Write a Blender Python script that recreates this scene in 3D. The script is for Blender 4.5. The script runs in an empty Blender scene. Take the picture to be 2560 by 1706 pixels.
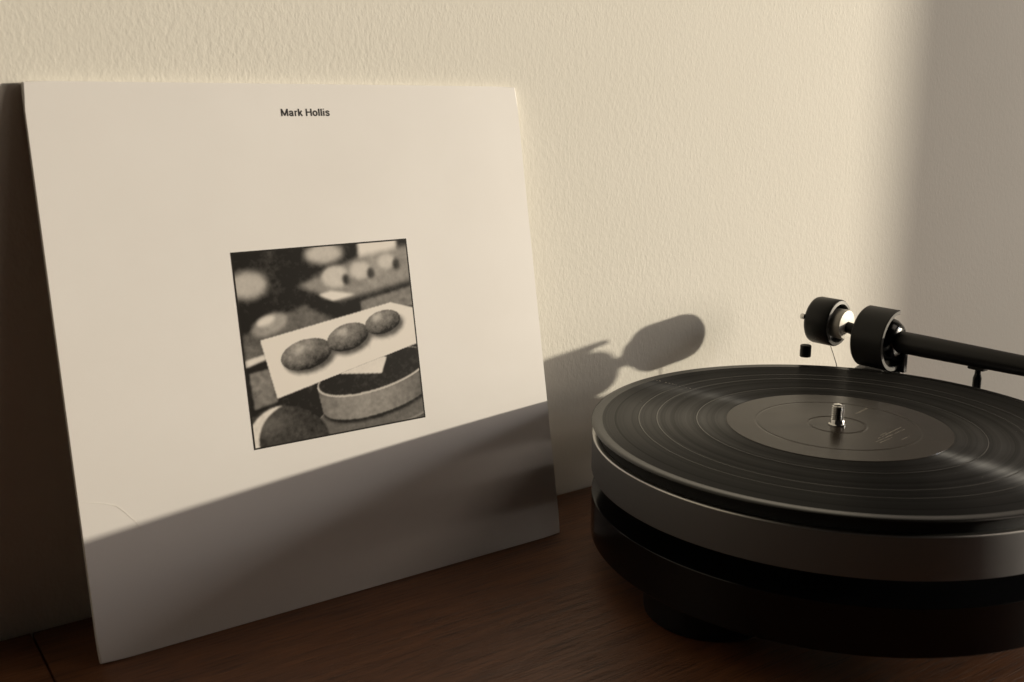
import bpy, bmesh, math, random
import numpy as np
from mathutils import Vector, Matrix
random.seed(4); rng = np.random.default_rng(7)
S = bpy.context.scene
COL = S.collection
R = math.radians

# ---------------------------------------------------------------- camera
cam_d = bpy.data.cameras.new('camera'); cam = bpy.data.objects.new('camera', cam_d); COL.objects.link(cam)
S.camera = cam
CX = Vector((0.8215, -0.5702, 0.0025)).normalized()
CF = Vector((0.5560, 0.8002, -0.2249)).normalized()
CU = CX.cross(CF).normalized(); CX = CF.cross(CU).normalized()
M = Matrix((CX, CU, -CF)).transposed().to_4x4(); M.translation = Vector((-0.1083, -0.6088, 0.3003))
cam.matrix_world = M
cam_d.sensor_width = 36; cam_d.lens = 36 * 2598.9 / 2560
cam_d.clip_start = 0.02; cam_d.clip_end = 100
cam_d.dof.use_dof = True; cam_d.dof.focus_distance = 0.74; cam_d.dof.aperture_fstop = 14

# ---------------------------------------------------------------- world, light, exposure
W = bpy.data.worlds.new('World'); S.world = W; W.use_nodes = True
bg = W.node_tree.nodes['Background']; bg.inputs[0].default_value = (1.0, 0.84, 0.70, 1); bg.inputs[1].default_value = 0.012
S.view_settings.view_transform = 'Standard'; S.view_settings.look = 'None'
S.cycles.caustics_reflective = True; S.cycles.blur_glossy = 0.0
S.view_settings.exposure = 0; S.view_settings.gamma = 1

def lamp(name, kind, loc, direction, energy, color, **kw):
    d = bpy.data.lights.new(name, kind); o = bpy.data.objects.new(name, d); COL.objects.link(o)
    d.energy = energy; d.color = color
    for k, v in kw.items(): setattr(d, k, v)
    o.location = loc; o.rotation_euler = Vector(direction).to_track_quat('-Z', 'Y').to_euler()
    return o
G, EL = R(26.22), R(5.77)                       # low sun raking the wall from the right
SUN = Vector((math.cos(G)*math.cos(EL), -math.sin(G)*math.cos(EL), math.sin(EL)))   # towards the sun
P0 = Vector((0.45, -0.1, 0.12))
lamp('evening_sunlight', 'SPOT', P0 + SUN*30, -SUN, 43000, (1.0, 0.90, 0.72), spot_size=R(8), spot_blend=0.05, shadow_soft_size=0.26)
lamp('window_daylight', 'AREA', (3.15, -1.80, 0.55), (-1, 0.14, -0.03), 43, (1.0, 0.885, 0.765), shape='RECTANGLE', size=1.15, size_y=1.3)
lamp('room_light', 'AREA', (1.95, -1.55, 2.1), (-.70, .62, -.85), 6.5, (1.0, 0.84, 0.70), shape='RECTANGLE', size=1.3, size_y=1.0)
lamp('record_glint_lamp', 'AREA', (3.1, -1.50, 1.0), (-1, .4, -.3), 4.5, (0.76, 0.86, 1.0), shape='RECTANGLE', size=.05, size_y=.35)  # narrow cool lamp added only to brighten the glint on the record

# ---------------------------------------------------------------- helpers
def put(o, label=None, cat=None, group=None, kind=None):
    if label: o['label'] = label
    if cat: o['category'] = cat
    if group: o['group'] = group
    if kind: o['kind'] = kind
    return o
def empty(name, loc=(0, 0, 0)):
    o = bpy.data.objects.new(name, None); COL.objects.link(o); o.location = loc; o.empty_display_size = .02
    return o
def link(name, bm, mat, parent=None, smooth=True, angle=35):
    me = bpy.data.meshes.new(name); bmesh.ops.recalc_face_normals(bm, faces=bm.faces); bm.to_mesh(me); bm.free()
    if smooth:
        me.polygons.foreach_set('use_smooth', [True]*len(me.polygons)); me.set_sharp_from_angle(angle=R(angle))
    if mat: me.materials.append(mat)
    o = bpy.data.objects.new(name, me); COL.objects.link(o)
    if parent:
        o.parent = parent
        root = parent
        off = Vector((0, 0, 0))
        while root: off += root.location; root = root.parent
        o.location = -off                         # meshes are written in world coordinates
    return o
def frame_z(a):
    a = Vector(a).normalized(); q = a.to_track_quat('Z', 'Y'); return q.to_matrix().to_4x4()
def lathe(bm, prof, mtx=Matrix(), seg=64, closed=False, a0=0, a1=2*math.pi):
    full = abs(a1-a0-2*math.pi) < 1e-6
    n = seg if full else seg+1
    rings = []
    for r, z in prof:
        if r < 1e-7: rings.append([bm.verts.new(mtx @ Vector((0, 0, z)))]*n); continue
        rings.append([bm.verts.new(mtx @ Vector((r*math.cos(a0+(a1-a0)*i/seg), r*math.sin(a0+(a1-a0)*i/seg), z))) for i in range(n)])
    pairs = list(zip(rings, rings[1:]))
    if closed: pairs.append((rings[-1], rings[0]))
    for A, B in pairs:
        for i in range(n if full else n-1):
            j = (i+1) % n
            vs = []
            for v in (A[i], A[j], B[j], B[i]):
                if v not in vs: vs.append(v)
            if len(vs) > 2:
                try: bm.faces.new(vs)
                except ValueError: pass
    if not full and closed:
        bm.faces.new([r[0] for r in rings]); bm.faces.new([r[-1] for r in reversed(rings)])
    return bm
def box(bm, lo, hi, bev=0, mtx=None, seg=2):
    c = [(a+b)/2 for a, b in zip(lo, hi)]; s = [b-a for a, b in zip(lo, hi)]
    g = bmesh.ops.create_cube(bm, size=1, matrix=Matrix.Translation(c) @ Matrix.Diagonal((*s, 1)))
    if bev: bmesh.ops.bevel(bm, geom=list({e for v in g['verts'] for e in v.link_edges}), offset=bev, segments=seg, affect='EDGES', profile=.5)
    return bm
def tube(bm, pts, rad, seg=16, cap=True):
    pts = [Vector(p) for p in pts]; rad = rad if isinstance(rad, (list, tuple)) else [rad]*len(pts)
    rings = []; up = Vector((.123, .31, .94)).normalized()
    for i, p in enumerate(pts):
        t = (pts[min(i+1, len(pts)-1)] - pts[max(i-1, 0)]).normalized()
        x = t.cross(up).normalized(); y = t.cross(x).normalized()
        rings.append([bm.verts.new(p + rad[i]*(x*math.cos(2*math.pi*k/seg) + y*math.sin(2*math.pi*k/seg))) for k in range(seg)])
    for A, B in zip(rings, rings[1:]):
        for k in range(seg): bm.faces.new((A[k], A[(k+1) % seg], B[(k+1) % seg], B[k]))
    if cap: bm.faces.new(rings[0]); bm.faces.new(rings[-1][::-1])
    return bm

# ---------------------------------------------------------------- materials
def mat(name, color=(.5, .5, .5), rough=.5, metal=0, **kw):
    m = bpy.data.materials.new(name); m.use_nodes = True
    b = m.node_tree.nodes['Principled BSDF']
    b.inputs['Base Color'].default_value = (*color, 1); b.inputs['Roughness'].default_value = rough; b.inputs['Metallic'].default_value = metal
    for k, v in kw.items(): b.inputs[k].default_value = v
    return m
class N:
    def __init__(s, m): s.t = m.node_tree; s.b = s.t.nodes['Principled BSDF']; s.tc = s.t.nodes.new('ShaderNodeTexCoord')
    def n(s, typ, **kw):
        x = s.t.nodes.new('ShaderNode'+typ)
        for k, v in kw.items():
            if k in x.inputs: x.inputs[k].default_value = v
            else: setattr(x, k, v)
        return x
    def l(s, a, b): s.t.links.new(a, b)
    def noise(s, scale, stretch=(1, 1, 1), detail=3, rough=.55, src=None):
        mp = s.n('Mapping'); mp.inputs['Scale'].default_value = stretch; s.l(src or s.tc.outputs['Object'], mp.inputs[0])
        x = s.n('TexNoise', Scale=scale, Detail=detail, Roughness=rough); s.l(mp.outputs[0], x.inputs['Vector']); return x.outputs[0]
    def ramp(s, src, stops):
        x = s.n('ValToRGB'); e = x.color_ramp.elements
        while len(e) < len(stops): e.new(.5)
        for q, (p, c) in zip(e, stops): q.position = p; q.color = (*c, 1) if len(c) == 3 else c
        s.l(src, x.inputs[0]); return x.outputs[0]
    def bump(s, h, strength, dist, prev=None):
        x = s.n('Bump', Strength=strength, Distance=dist); s.l(h, x.inputs['Height'])
        if prev: s.l(prev, x.inputs['Normal'])
        s.l(x.outputs[0], s.b.inputs['Normal']); return x.outputs[0]
    def rough(s, src, lo, hi):
        x = s.n('MapRange'); x.inputs['To Min'].default_value = lo; x.inputs['To Max'].default_value = hi
        s.l(src, x.inputs[0]); s.l(x.outputs[0], s.b.inputs['Roughness'])

# painted wall with a fine vertical roller / woodchip texture
m_wall = mat('painted_wall', (.80, .765, .685), .75); n = N(m_wall)
c = n.noise(3.5, (1, 1, 1), 4); n.l(n.ramp(c, [(.3, (.78, .745, .66)), (.7, (.815, .78, .70))]), n.b.inputs['Base Color'])
h1 = n.noise(620, (1.0, 1, .6), 2, .5); h2 = n.noise(400, (1.0, 1, .6), 2, .5)

lf = n.n('MapRange'); lf.inputs['From Min'].default_value = .35; lf.inputs['From Max'].default_value = .65; lf.inputs['To Min'].default_value = .20; lf.inputs['To Max'].default_value = .44
n.l(n.noise(5, (1, 1, .8), 3), lf.inputs[0])
b1 = n.n('Bump', Distance=.0006); n.l(h2, b1.inputs['Height']); n.l(lf.outputs[0], b1.inputs['Strength'])
b2 = n.n('Bump', Distance=.0004, Strength=.30); n.l(h1, b2.inputs['Height']); n.l(b1.outputs[0], b2.inputs['Normal']); n.l(b2.outputs[0], n.b.inputs['Normal'])
# wood
m_wood = mat('stained_oak', (.2, .09, .04), .42); n = N(m_wood)
g1 = n.noise(9, (1.0, 14, 1), 6, .6); g2 = n.noise(55, (.5, 22, 1), 4, .7); g3 = n.noise(210, (.12, 5.5, 1), 2, .5)
base = n.ramp(g1, [(.25, (.100, .038, .015)), (.5, (.150, .058, .023)), (.75, (.195, .078, .031))])
fine = n.ramp(g2, [(.35, (.66, .62, .58)), (.62, (1.08, 1.08, 1.08))]); pore = n.ramp(g3, [(.36, (.25, .22, .2)), (.46, (1, 1, 1))])
mx = n.n('Mix', data_type='RGBA', blend_type='MULTIPLY'); mx.inputs[0].default_value = 1; m2 = n.n('Mix', data_type='RGBA', blend_type='MULTIPLY'); m2.inputs[0].default_value = .8
n.l(base, mx.inputs[6]); n.l(fine, mx.inputs[7]); n.l(mx.outputs[2], m2.inputs[6]); n.l(pore, m2.inputs[7]); n.l(m2.outputs[2], n.b.inputs['Base Color'])
n.rough(g2, .34, .55); bp = n.bump(g2, .3, .0004); n.bump(pore, .5, .0003, bp)
# sleeve card
m_card = mat('sleeve_card', (.80, .775, .74), .42); n = N(m_card)
c = n.noise(9, (1, 1, 1), 5, .6); n.l(n.ramp(c, [(.3, (.86, .825, .79)), (.65, (.89, .86, .83))]), n.b.inputs['Base Color'])
n.rough(n.noise(25), .36, .52); b0 = n.bump(n.noise(1200, detail=2), .12, .0002); n.bump(n.noise(6, detail=1), .25, .004, b0)
m_edge = mat('sleeve_worn_edge', (.62, .54, .45), .7)
m_ink = mat('black_ink', (.012, .010, .010), .45)
m_print = mat('printed_picture', (.5, .5, .5), .5, **{'Specular IOR Level': .2}); n = N(m_print)
at = n.n('Attribute', attribute_name='tone'); n.l(at.outputs['Color'], n.b.inputs['Base Color'])
m_crease = mat('sleeve_crease', (.84, .80, .75), .5)
# vinyl, grooves: anisotropic about the spindle
m_vinyl = mat('grooved_vinyl', (.006, .0058, .0055), .46); n = N(m_vinyl)
n.b.inputs['Anisotropic'].default_value = 1.0; n.b.inputs['Specular IOR Level'].default_value = .3; n.b.inputs['Anisotropic Rotation'].default_value = .25
tg = n.n('Tangent', direction_type='RADIAL', axis='Z'); n.l(tg.outputs[0], n.b.inputs['Tangent'])
sb = n.n('VectorMath', operation='SUBTRACT'); sb.inputs[1].default_value = (.4267, -.2044, 0); n.l(n.tc.outputs['Object'], sb.inputs[0])
sx = n.n('SeparateXYZ'); n.l(sb.outputs[0], sx.inputs[0]); cb = n.n('CombineXYZ'); n.l(sx.outputs[0], cb.inputs[0]); n.l(sx.outputs[1], cb.inputs[1])
ln = n.n('VectorMath', operation='LENGTH'); n.l(cb.outputs[0], ln.inputs[0])
rn = n.n('TexNoise', noise_dimensions='1D', Scale=900, Detail=4, Roughness=.7); n.l(ln.outputs['Value'], rn.inputs['W']); n.rough(rn.outputs[0], .36, .50)
rn2 = n.n('TexNoise', noise_dimensions='1D', Scale=160, Detail=5, Roughness=.75); n.l(ln.outputs['Value'], rn2.inputs['W'])
mr = n.n('MapRange'); mr.inputs['From Min'].default_value = .3; mr.inputs['From Max'].default_value = .7; mr.inputs['To Min'].default_value = .07; mr.inputs['To Max'].default_value = .24; n.l(rn2.outputs[0], mr.inputs[0]); n.l(mr.outputs[0], n.b.inputs['Specular IOR Level'])
m_lip = mat('smooth_vinyl', (.010, .0095, .009), .24, **{'Specular IOR Level': .32})
m_gap = mat('track_gap_vinyl', (.03, .028, .026), .12)
m_label = mat('record_label_paper', (.028, .023, .019), .22, **{'Specular IOR Level': .11}); n = N(m_label)
c = n.noise(18, detail=4); n.l(n.ramp(c, [(.3, (.031, .025, .019)), (.7, (.042, .034, .026))]), n.b.inputs['Base Color'])
n.rough(n.noise(60), .17, .27)
m_lprint = mat('label_print', (.30, .27, .22), .5)
m_alu = mat('satin_platter_metal', (.17, .172, .178), .5, .35); n = N(m_alu)
n.rough(n.noise(30, (1, 1, 8)), .44, .56)
m_rim = mat('turned_metal_edge', (.5, .49, .47), .3, 1)
m_felt = mat('black_mat', (.008, .008, .008), .85)
m_gloss = mat('glossy_black_lacquer', (.0025, .0025, .003), .08, **{'Specular IOR Level': .38}); n = N(m_gloss); n.rough(n.noise(12), .15, .18)
m_edgegrey = mat('machined_grey_edge', (.07, .066, .06), .5, .4)
m_black = mat('black_anodised_metal', (.004, .004, .004), .42, **{'Specular IOR Level': .3})
m_carbon = mat('black_arm_tube', (.007, .006, .006), .38, **{'Specular IOR Level': .35})
m_steel = mat('polished_steel', (.55, .545, .53), .14, 1)
m_silver = mat('satin_silver', (.62, .59, .53), .5, .35)
m_nylon = mat('thin_wire', (.16, .14, .12), .4, .3)
m_dust = mat('dust_fleck', (.75, .70, .60), .8)

# ---------------------------------------------------------------- setting: wall, window wall, desk
bm = bmesh.new(); box(bm, (-2.2, .0012, -.9), (3.45, .12, 2.3))
put(link('wall', bm, m_wall, smooth=False), kind='structure')
# the wall return beside the window, well outside the frame: its edge throws the soft shadow at the right
D = 2.7; q = Vector((.748, 0, .2)); q = q + (P0+SUN*30-q).normalized()*D; jx, jy = q.x, q.y
bm = bmesh.new(); box(bm, (jx, jy, -.9), (jx+.28, -.003, 2.3))
put(link('wall_beside_window', bm, m_wall, smooth=False), kind='structure')
desk = empty('desk', (.4, -.3, 0))
put(desk, 'dark brown wooden desk top with fine grain under the turntable and sleeve', 'desk')
for lo, hi in (((-.0232, -.62, -.025), (.82, -.0006, 0)), ((-.75, -.62, -.025), (-.0242, -.0006, 0))):
    bm = bmesh.new(); box(bm, lo, hi, .0006)
    link('board', bm, m_wood, desk)

# ---------------------------------------------------------------- record sleeve
L, TH = .315, .0045
a = Vector((1, 0, 0)); top = Vector((0, -.0035, 0)); bot = Vector((0, -.0609, 0))
hz = math.sqrt(L*L - (.0609-.0035)**2); up = Vector((0, .0609-.0035, hz)).normalized(); nn = a.cross(up).normalized()   # nn points to the room
if nn.y > 0: nn = -nn
def SP(x, v, d=0): return Vector((0, -.0609, .0003)) + a*x + up*v + nn*d
sleeve = empty('record_sleeve', SP(L/2, 0))
put(sleeve, 'white square record sleeve with black title and small picture, leaning on the wall', 'record sleeve')
bm = bmesh.new()
NX = NV = 42
def warp(x, v): return .0007*math.sin(x*9+.6)*math.sin(v*8) - .0003*math.exp(-((x-L)/.03)**2) * (v/L)
def corner(x, v):                              # slightly softened, worn corners
    for cx_, cv in ((0, 0), (L, 0), (0, L), (L, L)):
        d = math.hypot(x-cx_, v-cv)
        if d < .004: return (x+(.0004 if cx_ == 0 else -.0004)*(1-d/.004), v+(.0004 if cv == 0 else -.0004)*(1-d/.004))
    return x, v
def grid(u): return 0 if u == 0 else L if u == NX else L*u/NX
fr = {}; bk = {}
for i in range(NX+1):
    for j in range(NV+1):
        x, v = corner(grid(i), grid(j))
        fr[i, j] = bm.verts.new(SP(x, v, warp(x, v))); bk[i, j] = bm.verts.new(SP(x, v, warp(x, v)-TH))
for i in range(NX):
    for j in range(NV):
        bm.faces.new((fr[i, j], fr[i+1, j], fr[i+1, j+1], fr[i, j+1])); bm.faces.new((bk[i, j], bk[i, j+1], bk[i+1, j+1], bk[i+1, j]))
side = []
for i in range(NX):
    side.append(bm.faces.new((fr[i, 0], bk[i, 0], bk[i+1, 0], fr[i+1, 0]))); side.append(bm.faces.new((fr[i, NV], fr[i+1, NV], bk[i+1, NV], bk[i, NV])))
    side.append(bm.faces.new((fr[0, i], fr[0, i+1], bk[0, i+1], bk[0, i]))); side.append(bm.faces.new((fr[NX, i], bk[NX, i], bk[NX, i+1], fr[NX, i+1])))
es = [e for e in bm.edges if len(e.link_faces) == 2 and len(set(f in side for f in e.link_faces)) == 2]
bmesh.ops.bevel(bm, geom=es, offset=.0007, segments=2, affect='EDGES', profile=.5)
link('card_cover', bm, m_card, sleeve, angle=18)

# title
def ellp(cx, cy, rx, ry, n=28): return [(cx+rx*math.cos(2*math.pi*k/n), cy+ry*math.sin(2*math.pi*k/n)) for k in range(n+1)]
GL = {  # centre lines of the letters, cap height 1
 'M': (1.157, [[(.165, 0), (.165, 1)], [(.99, 0), (.99, 1)], [(.185, .96), (.5775, .06)], [(.5775, .06), (.97, .96)]]),
 'a': (.772, [[(.13, .51), (.17, .61), (.28, .67), (.42, .67), (.53, .61), (.555, .50), (.555, .15), (.59, .07), (.66, .06)], [(.55, .42), (.40, .385), (.25, .36), (.155, .28), (.145, .18), (.20, .085), (.32, .06), (.45, .10), (.545, .22)]]),
 'r': (.50, [[(.165, 0), (.165, .73)], [(.165, .42), (.19, .56), (.27, .645), (.44, .66)]]),
 'k': (.74, [[(.165, 0), (.165, 1)], [(.61, .73), (.20, .28)], [(.33, .43), (.65, 0)]]),
 ' ': (.386, []), 'H': (1.0, [[(.165, 0), (.165, 1)], [(.835, 0), (.835, 1)], [(.165, .53), (.835, .53)]]),
 'o': (.81, [ellp(.405, .365, .265, .305)]), 'l': (.35, [[(.175, 0), (.175, 1)]]), 'i': (.35, [[(.175, 0), (.175, .73)], [(.175, .86), (.175, 1)]]),
 's': (.74, [[(.60, .53), (.55, .62), (.45, .67), (.31, .67), (.20, .62), (.17, .53), (.23, .44), (.37, .385), (.52, .33), (.60, .24), (.57, .13), (.47, .065), (.34, .055), (.20, .09), (.13, .20)]])}
bm = bmesh.new(); pen = 0; CAP = .0044; KX = .0322/7.155/CAP; SW = .185; lay = 0
for ch in 'Mark Hollis':
    adv, strokes = GL[ch]
    for pl in strokes:
        P = [Vector((q[0], q[1])) for q in pl]; closed = (P[0]-P[-1]).length < 1e-6; L_, R_ = [], []; lay += 1
        for k, q in enumerate(P):
            t0 = (q-P[k-1]) if k else ((q-P[-2]) if closed else P[1]-q); t1 = (P[k+1]-q) if k < len(P)-1 else ((P[1]-q) if closed else q-P[k-1])
            t = (t0.normalized()+t1.normalized()).normalized(); nv = Vector((-t.y, t.x))*SW/2
            for lst, g in ((L_, q+nv), (R_, q-nv)):
                x = .1408+(pen+g.x)*CAP*KX; y = .2957+g.y*CAP; lst.append(bm.verts.new(SP(x, y, warp(x, y)+.0001+lay*2e-6)))
        for k in range(len(P)-1): bm.faces.new((L_[k], R_[k], R_[k+1], L_[k+1]))
    pen += adv
me = bpy.data.meshes.new('title_lettering'); bm.to_mesh(me); bm.free(); me.materials.append(m_ink)
tl = bpy.data.objects.new('title_lettering', me); COL.objects.link(tl); tl.parent = sleeve; tl.location = -sleeve.location

# the printed picture: a generic soft black and white still life, stored as tones on a fine grid
K = 300
yy, xx = np.mgrid[0:K, 0:K]/(K-1.0)            # xx left-right, yy bottom-top
def blur(im, s):
    r = max(1, int(s*3)); k = np.exp(-.5*(np.arange(-r, r+1)/s)**2); k /= k.sum()
    f = lambda z: np.convolve(np.pad(z, r, mode='edge'), k, 'valid')
    return np.apply_along_axis(f, 0, np.apply_along_axis(f, 1, im))
def rnd(s): 
    z = blur(rng.standard_normal((K, K)), s*1.2); return z/z.std()
def ell(cx, cy, rx, ry, rot=0):
    c, s = math.cos(rot), math.sin(rot); u = (xx-cx)*c+(yy-cy)*s; v = -(xx-cx)*s+(yy-cy)*c
    return (u/rx)**2+(v/ry)**2
def poly(pts):
    inside = np.ones((K, K), bool)
    for (ax, ay), (bx, by) in zip(pts, pts[1:]+pts[:1]): inside &= ((bx-ax)*(yy-ay)-(by-ay)*(xx-ax)) > 0
    return inside
def over(im, mask, val, soft=0):
    m = mask.astype(float)
    if soft: m = blur(m, soft)
    return im*(1-m)+val*m
n1, n2, n3 = rnd(2), rnd(7), rnd(.8)
im = .030+.008*n2.clip(-1, 2)+.05*np.exp(-((xx-.2)/.05)**2-((yy-.93)/.2)**2)
im = over(im, ell(.50, .955, .11, .05) < 1, .62, 5); im = over(im, poly([(.70, .90), (.93, .88), (.93, 1.02), (.70, 1.02)]), .88, 3)
im = over(im, ell(.07, .83, .10, .07) < 1, .55, 5)
im = over(im, poly([(.33, .80), (.56, .70), (1.05, .78), (1.05, .97), (.72, .93)]), .38+.02*n2, 4)
im = over(im, poly([(.34, .795), (.52, .705), (1.05, .79), (1.05, .83), (.52, .755)]), .90, 2)
for q in ((.55, .83, .075), (.70, .85, .06), (.86, .885, .05)):
    im = over(im, ell(q[0], q[1], q[2], q[2]*.75) < 1, .66, 3); im = over(im, ell(q[0]+.06, q[1]-.02, .022, .03) < 1, .07, 2.5)
im = over(im, poly([(.68, .585), (1.05, .64), (1.05, .745), (.68, .685)]), .30+.008*n1, 2)
im = over(im, poly([(.0, .42), (.20, .47), (.52, .60), (.36, .70), (.0, .58)]), .20+.02*n2.clip(-1, 1.5), 3)
im = over(im, ell(.16, .62, .10, .05, .3) < 1, .42+.02*n2, 3); im = over(im, ell(.14, .64, .05, .02, .3) < 1, .8, 2.5)
im = over(im, poly([(.0, .415), (.13, .45), (.13, .475), (.0, .45)]), .80, 1.5)
im = over(im, poly([(.03, .20), (.16, .225), (.15, .40), (.02, .385)]), .30+.012*n1-.5*abs(xx-.07), 1.5)
sheet = poly([(.155, .24), (1.05, .43), (1.05, .60), (.86, .66), (.10, .545)])
im = over(im, np.roll(np.roll(sheet, -5, 0), 3, 1), .03, 3)
im = over(im, sheet, .90+.012*n1-.10*(xx-.5)+.01*n2, .9)
for q in ((.34, .445, .145, .078, .14), (.585, .505, .125, .070, .2), (.80, .560, .110, .062, .16)):
    e = ell(q[0]+.018, q[1]-.024, q[2]*1.03, q[3]*1.0, q[4]); im = over(im, e < 1, .16, 3.5)
    e = ell(*q); dome = np.sqrt((1-e).clip(0, 1)); lx = (q[0]-xx)/q[2]; ly = (yy-q[1])/q[3]
    sh = (.09+.20*dome+.20*(ly*.75+lx*.5)+.015*n1+.010*n3+.012*n2).clip(.03, .62); im = over(im, e < 1, sh, .7)
    im = over(im, ell(q[0]-.035, q[1]+.030, .030, .010, .25) < 1, .60, 3)
def drum(im, cx, cy, rx, ry, rot, h, side, inner, rim):
    c, s_ = math.cos(rot), math.sin(rot); u = (xx-cx)*c+(yy-cy)*s_; v = -(xx-cx)*s_+(yy-cy)*c
    lo = -ry*np.sqrt((1-(u/rx)**2).clip(0, 1)); top_ = ell(cx, cy, rx, ry, rot)
    im = over(im, (abs(u) < rx) & (v < 0) & (v > lo-h-.02), .03, 2)
    im = over(im, (abs(u) < rx) & (v < 0) & (v > lo-h), side-.16*(u/rx+.25)**2+.008*n1+.006*n2, .9)
    im = over(im, top_ < 1, rim, .7); return over(im, ell(cx, cy+.004, rx*.975, ry*.94, rot) < 1, inner+.004*n2, .9)
keep = im.copy()
im = drum(im, .76, .10, .42, .12, .12, .07, .26, .22, .34)
im = drum(im, .72, .300, .345, .105, .13, .125, .36, .05, .62)
im = over(im, poly([(.52, .315), (.76, .285), (.80, .37), (.50, .40)]) & (ell(.72, .304, .33, .097, .13) < 1), .80, 1)
im = np.where(blur(sheet.astype(float), .9) > .5, keep, im)
im = over(im, ell(.15, -.02, .27, .22) < 1, .09+.012*n2.clip(-1, 2)+.10*np.exp(-((xx-.12)/.08)**2-((yy-.10)/.06)**2), 1.5); im = over(im, (ell(.17, .0, .21, .20) < 1) & (ell(.23, .02, .20, .185) > 1), .80+.02*n1, 1.3)
im = (im + .012*n1).clip(0, 1); im = (im*1.08-.04+.008*n3).clip(.008, .86)
im = np.where(im > .5, im, im*(.55+.9*im))
edge = .008+.0012*np.sin(yy*61+xx*40)
brd = (xx < edge) | (xx > 1-edge) | (yy < edge) | (yy > 1-edge); im = np.where(brd, .012, im)
X0, V0, PW, PH = .0997, .1004, .1166, .1168
px = X0+xx*PW; pv = V0+yy*PH
co = np.array([SP(float(x), float(v), warp(x, v)+.00012) for x, v in zip(px.ravel(), pv.ravel())])
ii = np.arange(K*K).reshape(K, K)
quads = np.stack([ii[:-1, :-1], ii[:-1, 1:], ii[1:, 1:], ii[1:, :-1]], -1).reshape(-1, 4)
me = bpy.data.meshes.new('printed_picture'); me.from_pydata(co.tolist(), [], quads.tolist())
ca = me.color_attributes.new('tone', 'FLOAT_COLOR', 'POINT'); t = im.ravel()
ca.data.foreach_set('color', np.stack([t*.98+.004, t*.915+.002, t*.84, np.ones_like(t)], -1).ravel())
me.materials.append(m_print); po = bpy.data.objects.new('printed_picture', me); COL.objects.link(po); po.parent = sleeve; po.location = -sleeve.location

# the fine crease at the lower left of the sleeve
cr = [(.0015, .0905), (.012, .0875), (.019, .0845), (.0235, .0795), (.028, .0735), (.031, .0675)]
bm = bmesh.new(); pts = [SP(x, v, warp(x, v)+.00003) for x, v in cr]; tube(bm, pts, [.00005, .00012, .00014, .00014, .0001, .00004], 8)
link('crease', bm, m_crease, sleeve)

# ---------------------------------------------------------------- turntable
TC = Vector((.4267, -.2044, 0)); ZR = .0988
T = Matrix.Translation(TC)
tt = empty('turntable', TC)
put(tt, 'black turntable with a grey metal platter and black tonearm standing on the desk', 'turntable')
def ring_prof(pts): return pts
bm = bmesh.new()
lathe(bm, [(0, .0225), (.1535, .0225), (.1556, .0229), (.1562, .0237), (.1562, .0504), (.1560, .0507), (.1555, .0508), (0, .0508)], T, 192)
plinth = link('plinth', bm, m_gloss, tt, angle=30)
bm = bmesh.new(); box(bm, (.560, -.285, .0228), (.668, -.047, .0500), .006, seg=4)
link('arm_board', bm, m_gloss, tt)
for an in (195, 315, 75):
    fx, fy = TC.x+.1075*math.cos(R(an)), TC.y+.1075*math.sin(R(an))
    if an == 195: fx, fy = .3200, -.2035
    bm = bmesh.new(); lathe(bm, [(0, 0), (.0385, 0), (.0400, .0015), (.0405, .0050), (.0405, .0224), (0, .0224)], Matrix.Translation((fx, fy, 0)), 64)
    link('foot', bm, m_black, tt)
bm = bmesh.new(); lathe(bm, [(.0, .0510), (.026, .0510), (.026, .0654), (.0, .0654)], T, 64); link('bearing_housing', bm, m_black, tt)
bm = bmesh.new()
lathe(bm, [(0, .0656), (.1555, .0656), (.1563, .0660), (.1565, .0668), (.1565, .0893)], T, 256)
plat = link('platter', bm, m_alu, tt, angle=30)
bm = bmesh.new(); lathe(bm, [(.1565, .0893), (.1563, .0898), (.1558, .0901), (.1530, .0901)], T, 256); link('rim_edge', bm, m_rim, plat, angle=80)
bm = bmesh.new(); lathe(bm, [(.1530, .0901), (.1530, .0890), (.1523, .0905), (.1523, .0966), (.1516, .0972), (0, .0972)], T, 192); link('mat', bm, m_felt, plat)

# spindle: threaded steel
bm = bmesh.new(); z = ZR+.0001
lathe(bm, [(0, z-.001), (.0055, z-.001), (.0055, z+.0004), (.0046, z+.0009), (.0044, z+.0012), (.0044, z+.0030), (.0040, z+.0036), (0, z+.0036)], T, 48)
sp = link('spindle', bm, m_steel, tt, angle=50)
pr = [(0, z+.0034), (.0031, z+.0034)]; k0 = z+.0038; npit = 8; pit = .00122
bm = bmesh.new(); seg = 40; NR = npit*6; rings = []
for j in range(NR+1):
    row = []
    for i in range(seg):
        zz = k0+pit*(j/6); ph = (j/6 - i/seg) % 1.0; rr = .0041-.0020*abs(2*ph-1)
        if j > NR-5: rr *= math.sqrt(max(.05, 1-((j-NR+5)/6.5)**2))
        row.append(bm.verts.new((TC.x+rr*math.cos(2*math.pi*i/seg), TC.y+rr*math.sin(2*math.pi*i/seg), zz)))
    rings.append(row)
for A, B in zip(rings, rings[1:]):
    for i in range(seg): bm.faces.new((A[i], A[(i+1) % seg], B[(i+1) % seg], B[i]))
bm.faces.new(rings[-1]); bm.faces.new(rings[0][::-1])
link('screw_thread', bm, m_steel, sp, angle=20)

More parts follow.
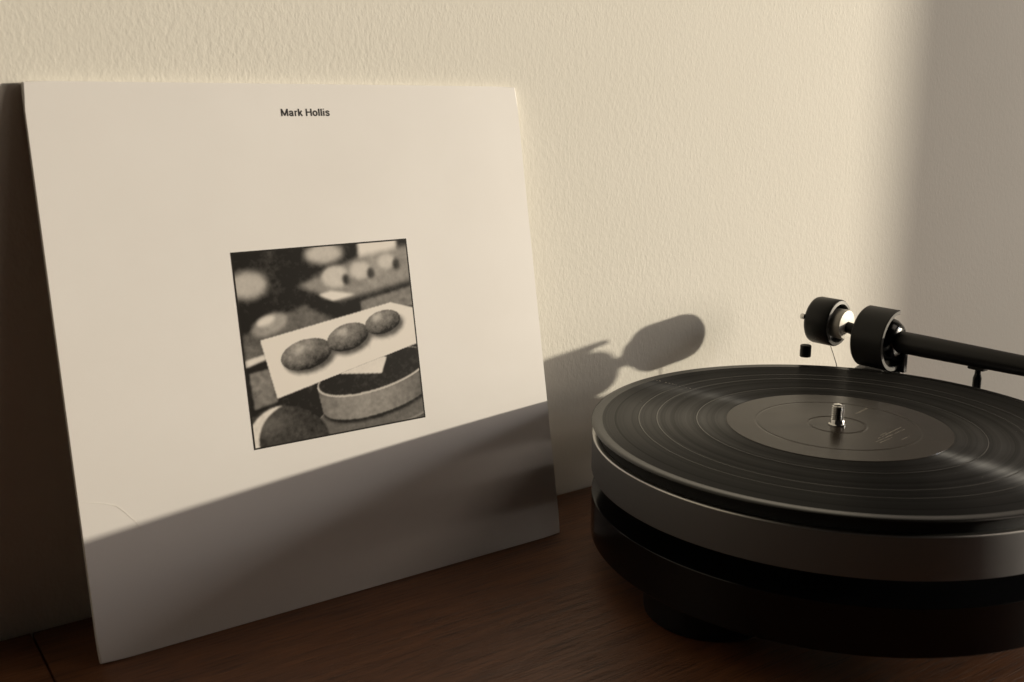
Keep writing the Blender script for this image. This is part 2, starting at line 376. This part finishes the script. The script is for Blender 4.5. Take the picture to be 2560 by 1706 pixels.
# tonearm assembly, along an almost straight axis
CW = Vector((.5942, -.0600, .1215)); RG = Vector((.6013, -.1074, .1152)); TE = Vector((.6160, -.2190, .1134))
ax = (TE-RG).normalized()
def AX(t): return RG+ax*(t-.0655)
def F(origin): m = frame_z(ax); m.translation = origin; return m
m0 = frame_z(ax); ex = m0.to_3x3() @ Vector((1, 0, 0)); ey = m0.to_3x3() @ Vector((0, 1, 0))
def ang(vec): return math.atan2(vec.dot(ey), vec.dot(ex))
a_top = ang(Vector((0, 0, 1))); a_left = ang(Vector((-1, 0, 0)))
sgn = 1 if ((a_left-a_top+math.pi) % (2*math.pi)-math.pi) > 0 else -1
# counterweight
bm = bmesh.new()
lathe(bm, [(0, -.0115), (.0172, -.0115), (.0190, -.0102), (.0196, -.0080), (.0196, .0095), (.0188, .0108), (.0165, .0112), (.0158, .0095), (.0155, .0045), (0, .0045)], F(CW), 96)
cw = link('counterweight', bm, m_black, tt, angle=40)
bm = bmesh.new(); lathe(bm, [(.0162, .0108), (.0162, .0114), (.0186, .0110), (.0186, .0104)], F(CW), 96, closed=True); link('machined_rim', bm, m_edgegrey, cw)
bm = bmesh.new(); lathe(bm, [(0, .0043), (.0112, .0043), (.0122, .0100), (.0125, .0165), (.0118, .0182), (.0060, .0190), (0, .0190)], F(CW), 64); link('hub', bm, m_silver, cw)
bm = bmesh.new(); mm = frame_z((-1, .15, .25)); mm.translation = CW-ax*.0075; lathe(bm, [(0, .0180), (.0024, .0180), (.0024, .0198), (.0016, .0203), (0, .0203)], mm, 24); link('set_screw', bm, m_steel, cw)
bm = bmesh.new(); tube(bm, [CW+ax*.010, CW.lerp(RG, .5), RG+ax*.004], [.0042, .0048, .0048], 24); link('rear_shaft', bm, m_black, tt)
# C shaped bearing ring
bm = bmesh.new(); A0 = a_top - sgn*R(4); A1 = a_top + sgn*R(205)
if A1 < A0: A0, A1 = A1, A0
lathe(bm, [(.0212, -.0130), (.0238, -.0130), (.0248, -.0118), (.0248, .0135), (.0243, .0140), (.0218, .0140), (.0212, .0135)], F(RG), 72, closed=True, a0=A0, a1=A1)
br = link('bearing_ring', bm, m_black, tt, angle=35)
bm = bmesh.new(); lathe(bm, [(.0217, .0139), (.0217, .01425), (.0244, .01425), (.0244, .0139)], F(RG), 72, closed=True, a0=A0+.01, a1=A1-.01); link('machined_rim', bm, m_edgegrey, br, angle=35)
bm = bmesh.new(); lathe(bm, [(0, -.0125), (.0170, -.0125), (.0180, -.011), (.0180, .001), (.0165, .0065), (.0135, .0110), (.0100, .0130), (0, .0130)], F(RG+ax*.004), 64)
bh = link('bearing_housing', bm, m_gloss, tt)
bm = bmesh.new(); q = RG+ax*.008; tube(bm, [q+Vector((-.0215, 0, 0)), q+Vector((.0185, 0, 0))], .0032, 20); link('pivot_pin', bm, m_steel, bh)
# arm tube and the head end beyond the frame
bm = bmesh.new(); tube(bm, [AX(.073), AX(.078), AX(.10), AX(.17), AX(.285)], [.0082, .0087, .0087, .0077, .0060], 40); link('arm_tube', bm, m_carbon, tt)
HE = AX(.285); bm = bmesh.new(); tube(bm, [HE-ax*.004, HE+ax*.012, HE+ax*.030], [.0062, .0085, .0070], 20)
link('headshell', bm, m_black, tt)
bm = bmesh.new(); q = HE+ax*.020; box(bm, (q.x-.008, q.y-.014, q.z-.020), (q.x+.008, q.y+.012, q.z-.006), .0015); link('cartridge', bm, m_black, tt)
# pillar carrying the arm
PX, PY = RG.x+.001, RG.y+.001
bm = bmesh.new(); lathe(bm, [(0, .050), (.0240, .050), (.0240, .058), (.0175, .061), (.0175, .0880), (.0160, .0893), (0, .0893)], Matrix.Translation((PX, PY, 0)), 64)
tw = link('arm_pillar', bm, m_black, tt)
bm = bmesh.new(); box(bm, (PX+.0085, PY-.018, .0880), (PX+.0135, PY-.003, RG.z-.006), .0008); link('bracket', bm, m_gloss, tw)
# arm rest post
def axis_at_y(y): return RG+ax*((y-RG.y)/ax.y)
RP = axis_at_y(-.1870)
bm = bmesh.new(); zt = RP.z-.0085
lathe(bm, [(0, .050), (.0031, .050), (.0031, zt-.0075), (.0022, zt-.0040), (.0022, zt), (0, zt)], Matrix.Translation((RP.x, RP.y, 0)), 28)
rp = link('arm_rest', bm, m_gloss, tt)
bm = bmesh.new(); box(bm, (RP.x-.0035, RP.y-.006, zt-.0012), (RP.x+.0035, RP.y+.007, zt+.0042), .0008); link('rest_clip', bm, m_black, rp)
# antiskating weight on its fine filament, and the wire that carries it
AW = Vector((.5450, -.0795, .1066))
bm = bmesh.new(); lathe(bm, [(0, -.0048), (.0040, -.0048), (.0044, -.0043), (.0044, .0042), (.0040, .0047), (0, .0047)], Matrix.Translation(AW), 32)
aw = link('antiskating_weight', bm, m_black, tt)
bm = bmesh.new(); tube(bm, [AW+Vector((0, 0, .0045)), AW+Vector((.012, .006, .004)), AW+Vector((.030, .014, .004)), CW+ax*.010+Vector((0, .006, -.016))], .00006, 6); link('filament', bm, m_nylon, aw)
bm = bmesh.new(); W0 = CW+ax*.008+Vector((.000, .004, -.019)); tube(bm, [W0, W0+Vector((.006, -.003, -.017)), W0+Vector((.014, -.006, -.050)), Vector((.612, -.070, .0505))], .00045, 10); link('support_wire', bm, m_nylon, tt)

# ---------------------------------------------------------------- the record on the platter
rec = empty('vinyl_record', (TC.x, TC.y, .0974))
put(rec, 'black vinyl record with a plain dark label lying on the platter', 'record')
rings_r = (.1262, .1145, .0887)
zb, zt = .0974, ZR
def disc(bm, r0, r1, z0, z1=None): lathe(bm, [(r0, z0), (r1, z0 if z1 is None else z1)], T, 256)
bm = bmesh.new()
prof = [(0, zb), (.1555, zb), (.1568, zb+.0003), (.1571, zb+.0008), (.1566, zb+.00135), (.1555, zb+.0016), (.1540, zb+.00155), (.1515, zt-.00025), (.1500, zt-.00030)]
lathe(bm, prof, T, 320); lip = link('outer_edge', bm, m_lip, rec, angle=60)
bm = bmesh.new(); zg = zt-.0003
rr = [.1500] + [r for q in rings_r for r in (q+.00045, q-.00045)] + [.0790]
prof = [(.1500, zg)]
for q in rings_r: prof += [(q+.00055, zg), (q+.0003, zg-.00008), (q-.0003, zg-.00008), (q-.00055, zg)]
prof += [(.0790, zg), (.0695, zg)]
lathe(bm, prof, T, 320); link('grooves', bm, m_vinyl, rec, angle=.3)
for q in rings_r:
    bm = bmesh.new(); lathe(bm, [(q+.00030, zg-.00002), (q, zg+.00010), (q-.00030, zg-.00002)], T, 320); link('track_gap', bm, m_gap, rec, angle=80)
bm = bmesh.new()
lathe(bm, [(.0698, zg), (.0696, zg+.00028), (.0520, zg+.00030), (.0508, zg+.00012), (.0494, zg+.00030), (.0190, zg+.00030), (.0180, zg+.00005), (.0166, zg+.00030), (.0050, zg+.00030)], T, 256)
lab = link('label', bm, m_label, rec, angle=3)
# small unreadable lines of print on the label
def strip(p0, p1, w, nchar, name='print_line'):
    bm = bmesh.new(); p0 = Vector((*p0, 0)); p1 = Vector((*p1, 0)); d = p1-p0; ln = d.length; d.normalize(); s = Vector((-d.y, d.x, 0)); x = 0
    while x < ln:
        cw_ = random.uniform(.0006, .0011)
        if random.random() < .86:
            hh = w*random.uniform(.55, 1)
            vs = [bm.verts.new(p0+d*u+s*v+Vector((0, 0, zg+.00034))) for u, v in ((x, 0), (x+cw_, 0), (x+cw_, hh), (x, hh))]; bm.faces.new(vs)
        x += cw_+.0004
    link(name, bm, m_lprint, lab, smooth=False)
PRINT = []
for p0, p1, w in (((.4570, -.1969), (.4725, -.1934), .0022), ((.4176, -.2407), (.4538, -.2352), .0009), ((.4242, -.2374), (.4560, -.2313), .0009), ((.4306, -.2342), (.4389, -.2328), .0008), ((.4183, -.2432), (.4344, -.2406), .0009), ((.4323, -.2473), (.4434, -.2455), .0008)):
    strip(p0, p1, w, 0)

# dust on the vinyl
bm = bmesh.new()
for k in range(46):
    if k < 14:
        t = k/13; c0 = Vector((.4039+.0060*t, -.056-.036*t, 0)); c0 += Vector((random.gauss(0, .0006), random.gauss(0, .0012), 0)); s = random.choice((.0003, .0005, .0009)); th = R(-80)
    else:
        th = random.uniform(0, 6.28); rr_ = random.uniform(.03, .15); c0 = Vector((TC.x+rr_*math.cos(th), TC.y+rr_*math.sin(th), 0)); s = random.uniform(.0001, .00025)
    w = s*random.uniform(.2, .5)
    d = Vector((math.cos(th), math.sin(th), 0)); q = Vector((-d.y, d.x, 0)); zz = zt+.0001
    A = [bm.verts.new(c0+d*u*s+q*v*w+Vector((0, 0, zz))) for u, v in ((-1, 0), (0, -1), (1, 0), (0, 1))]; B = bm.verts.new(c0+Vector((0, 0, zz+w)))
    for i in range(4): bm.faces.new((A[i], A[(i+1) % 4], B))
put(link('dust', bm, m_dust, smooth=False), 'pale specks of dust scattered on the black vinyl record', 'dust', kind='stuff')
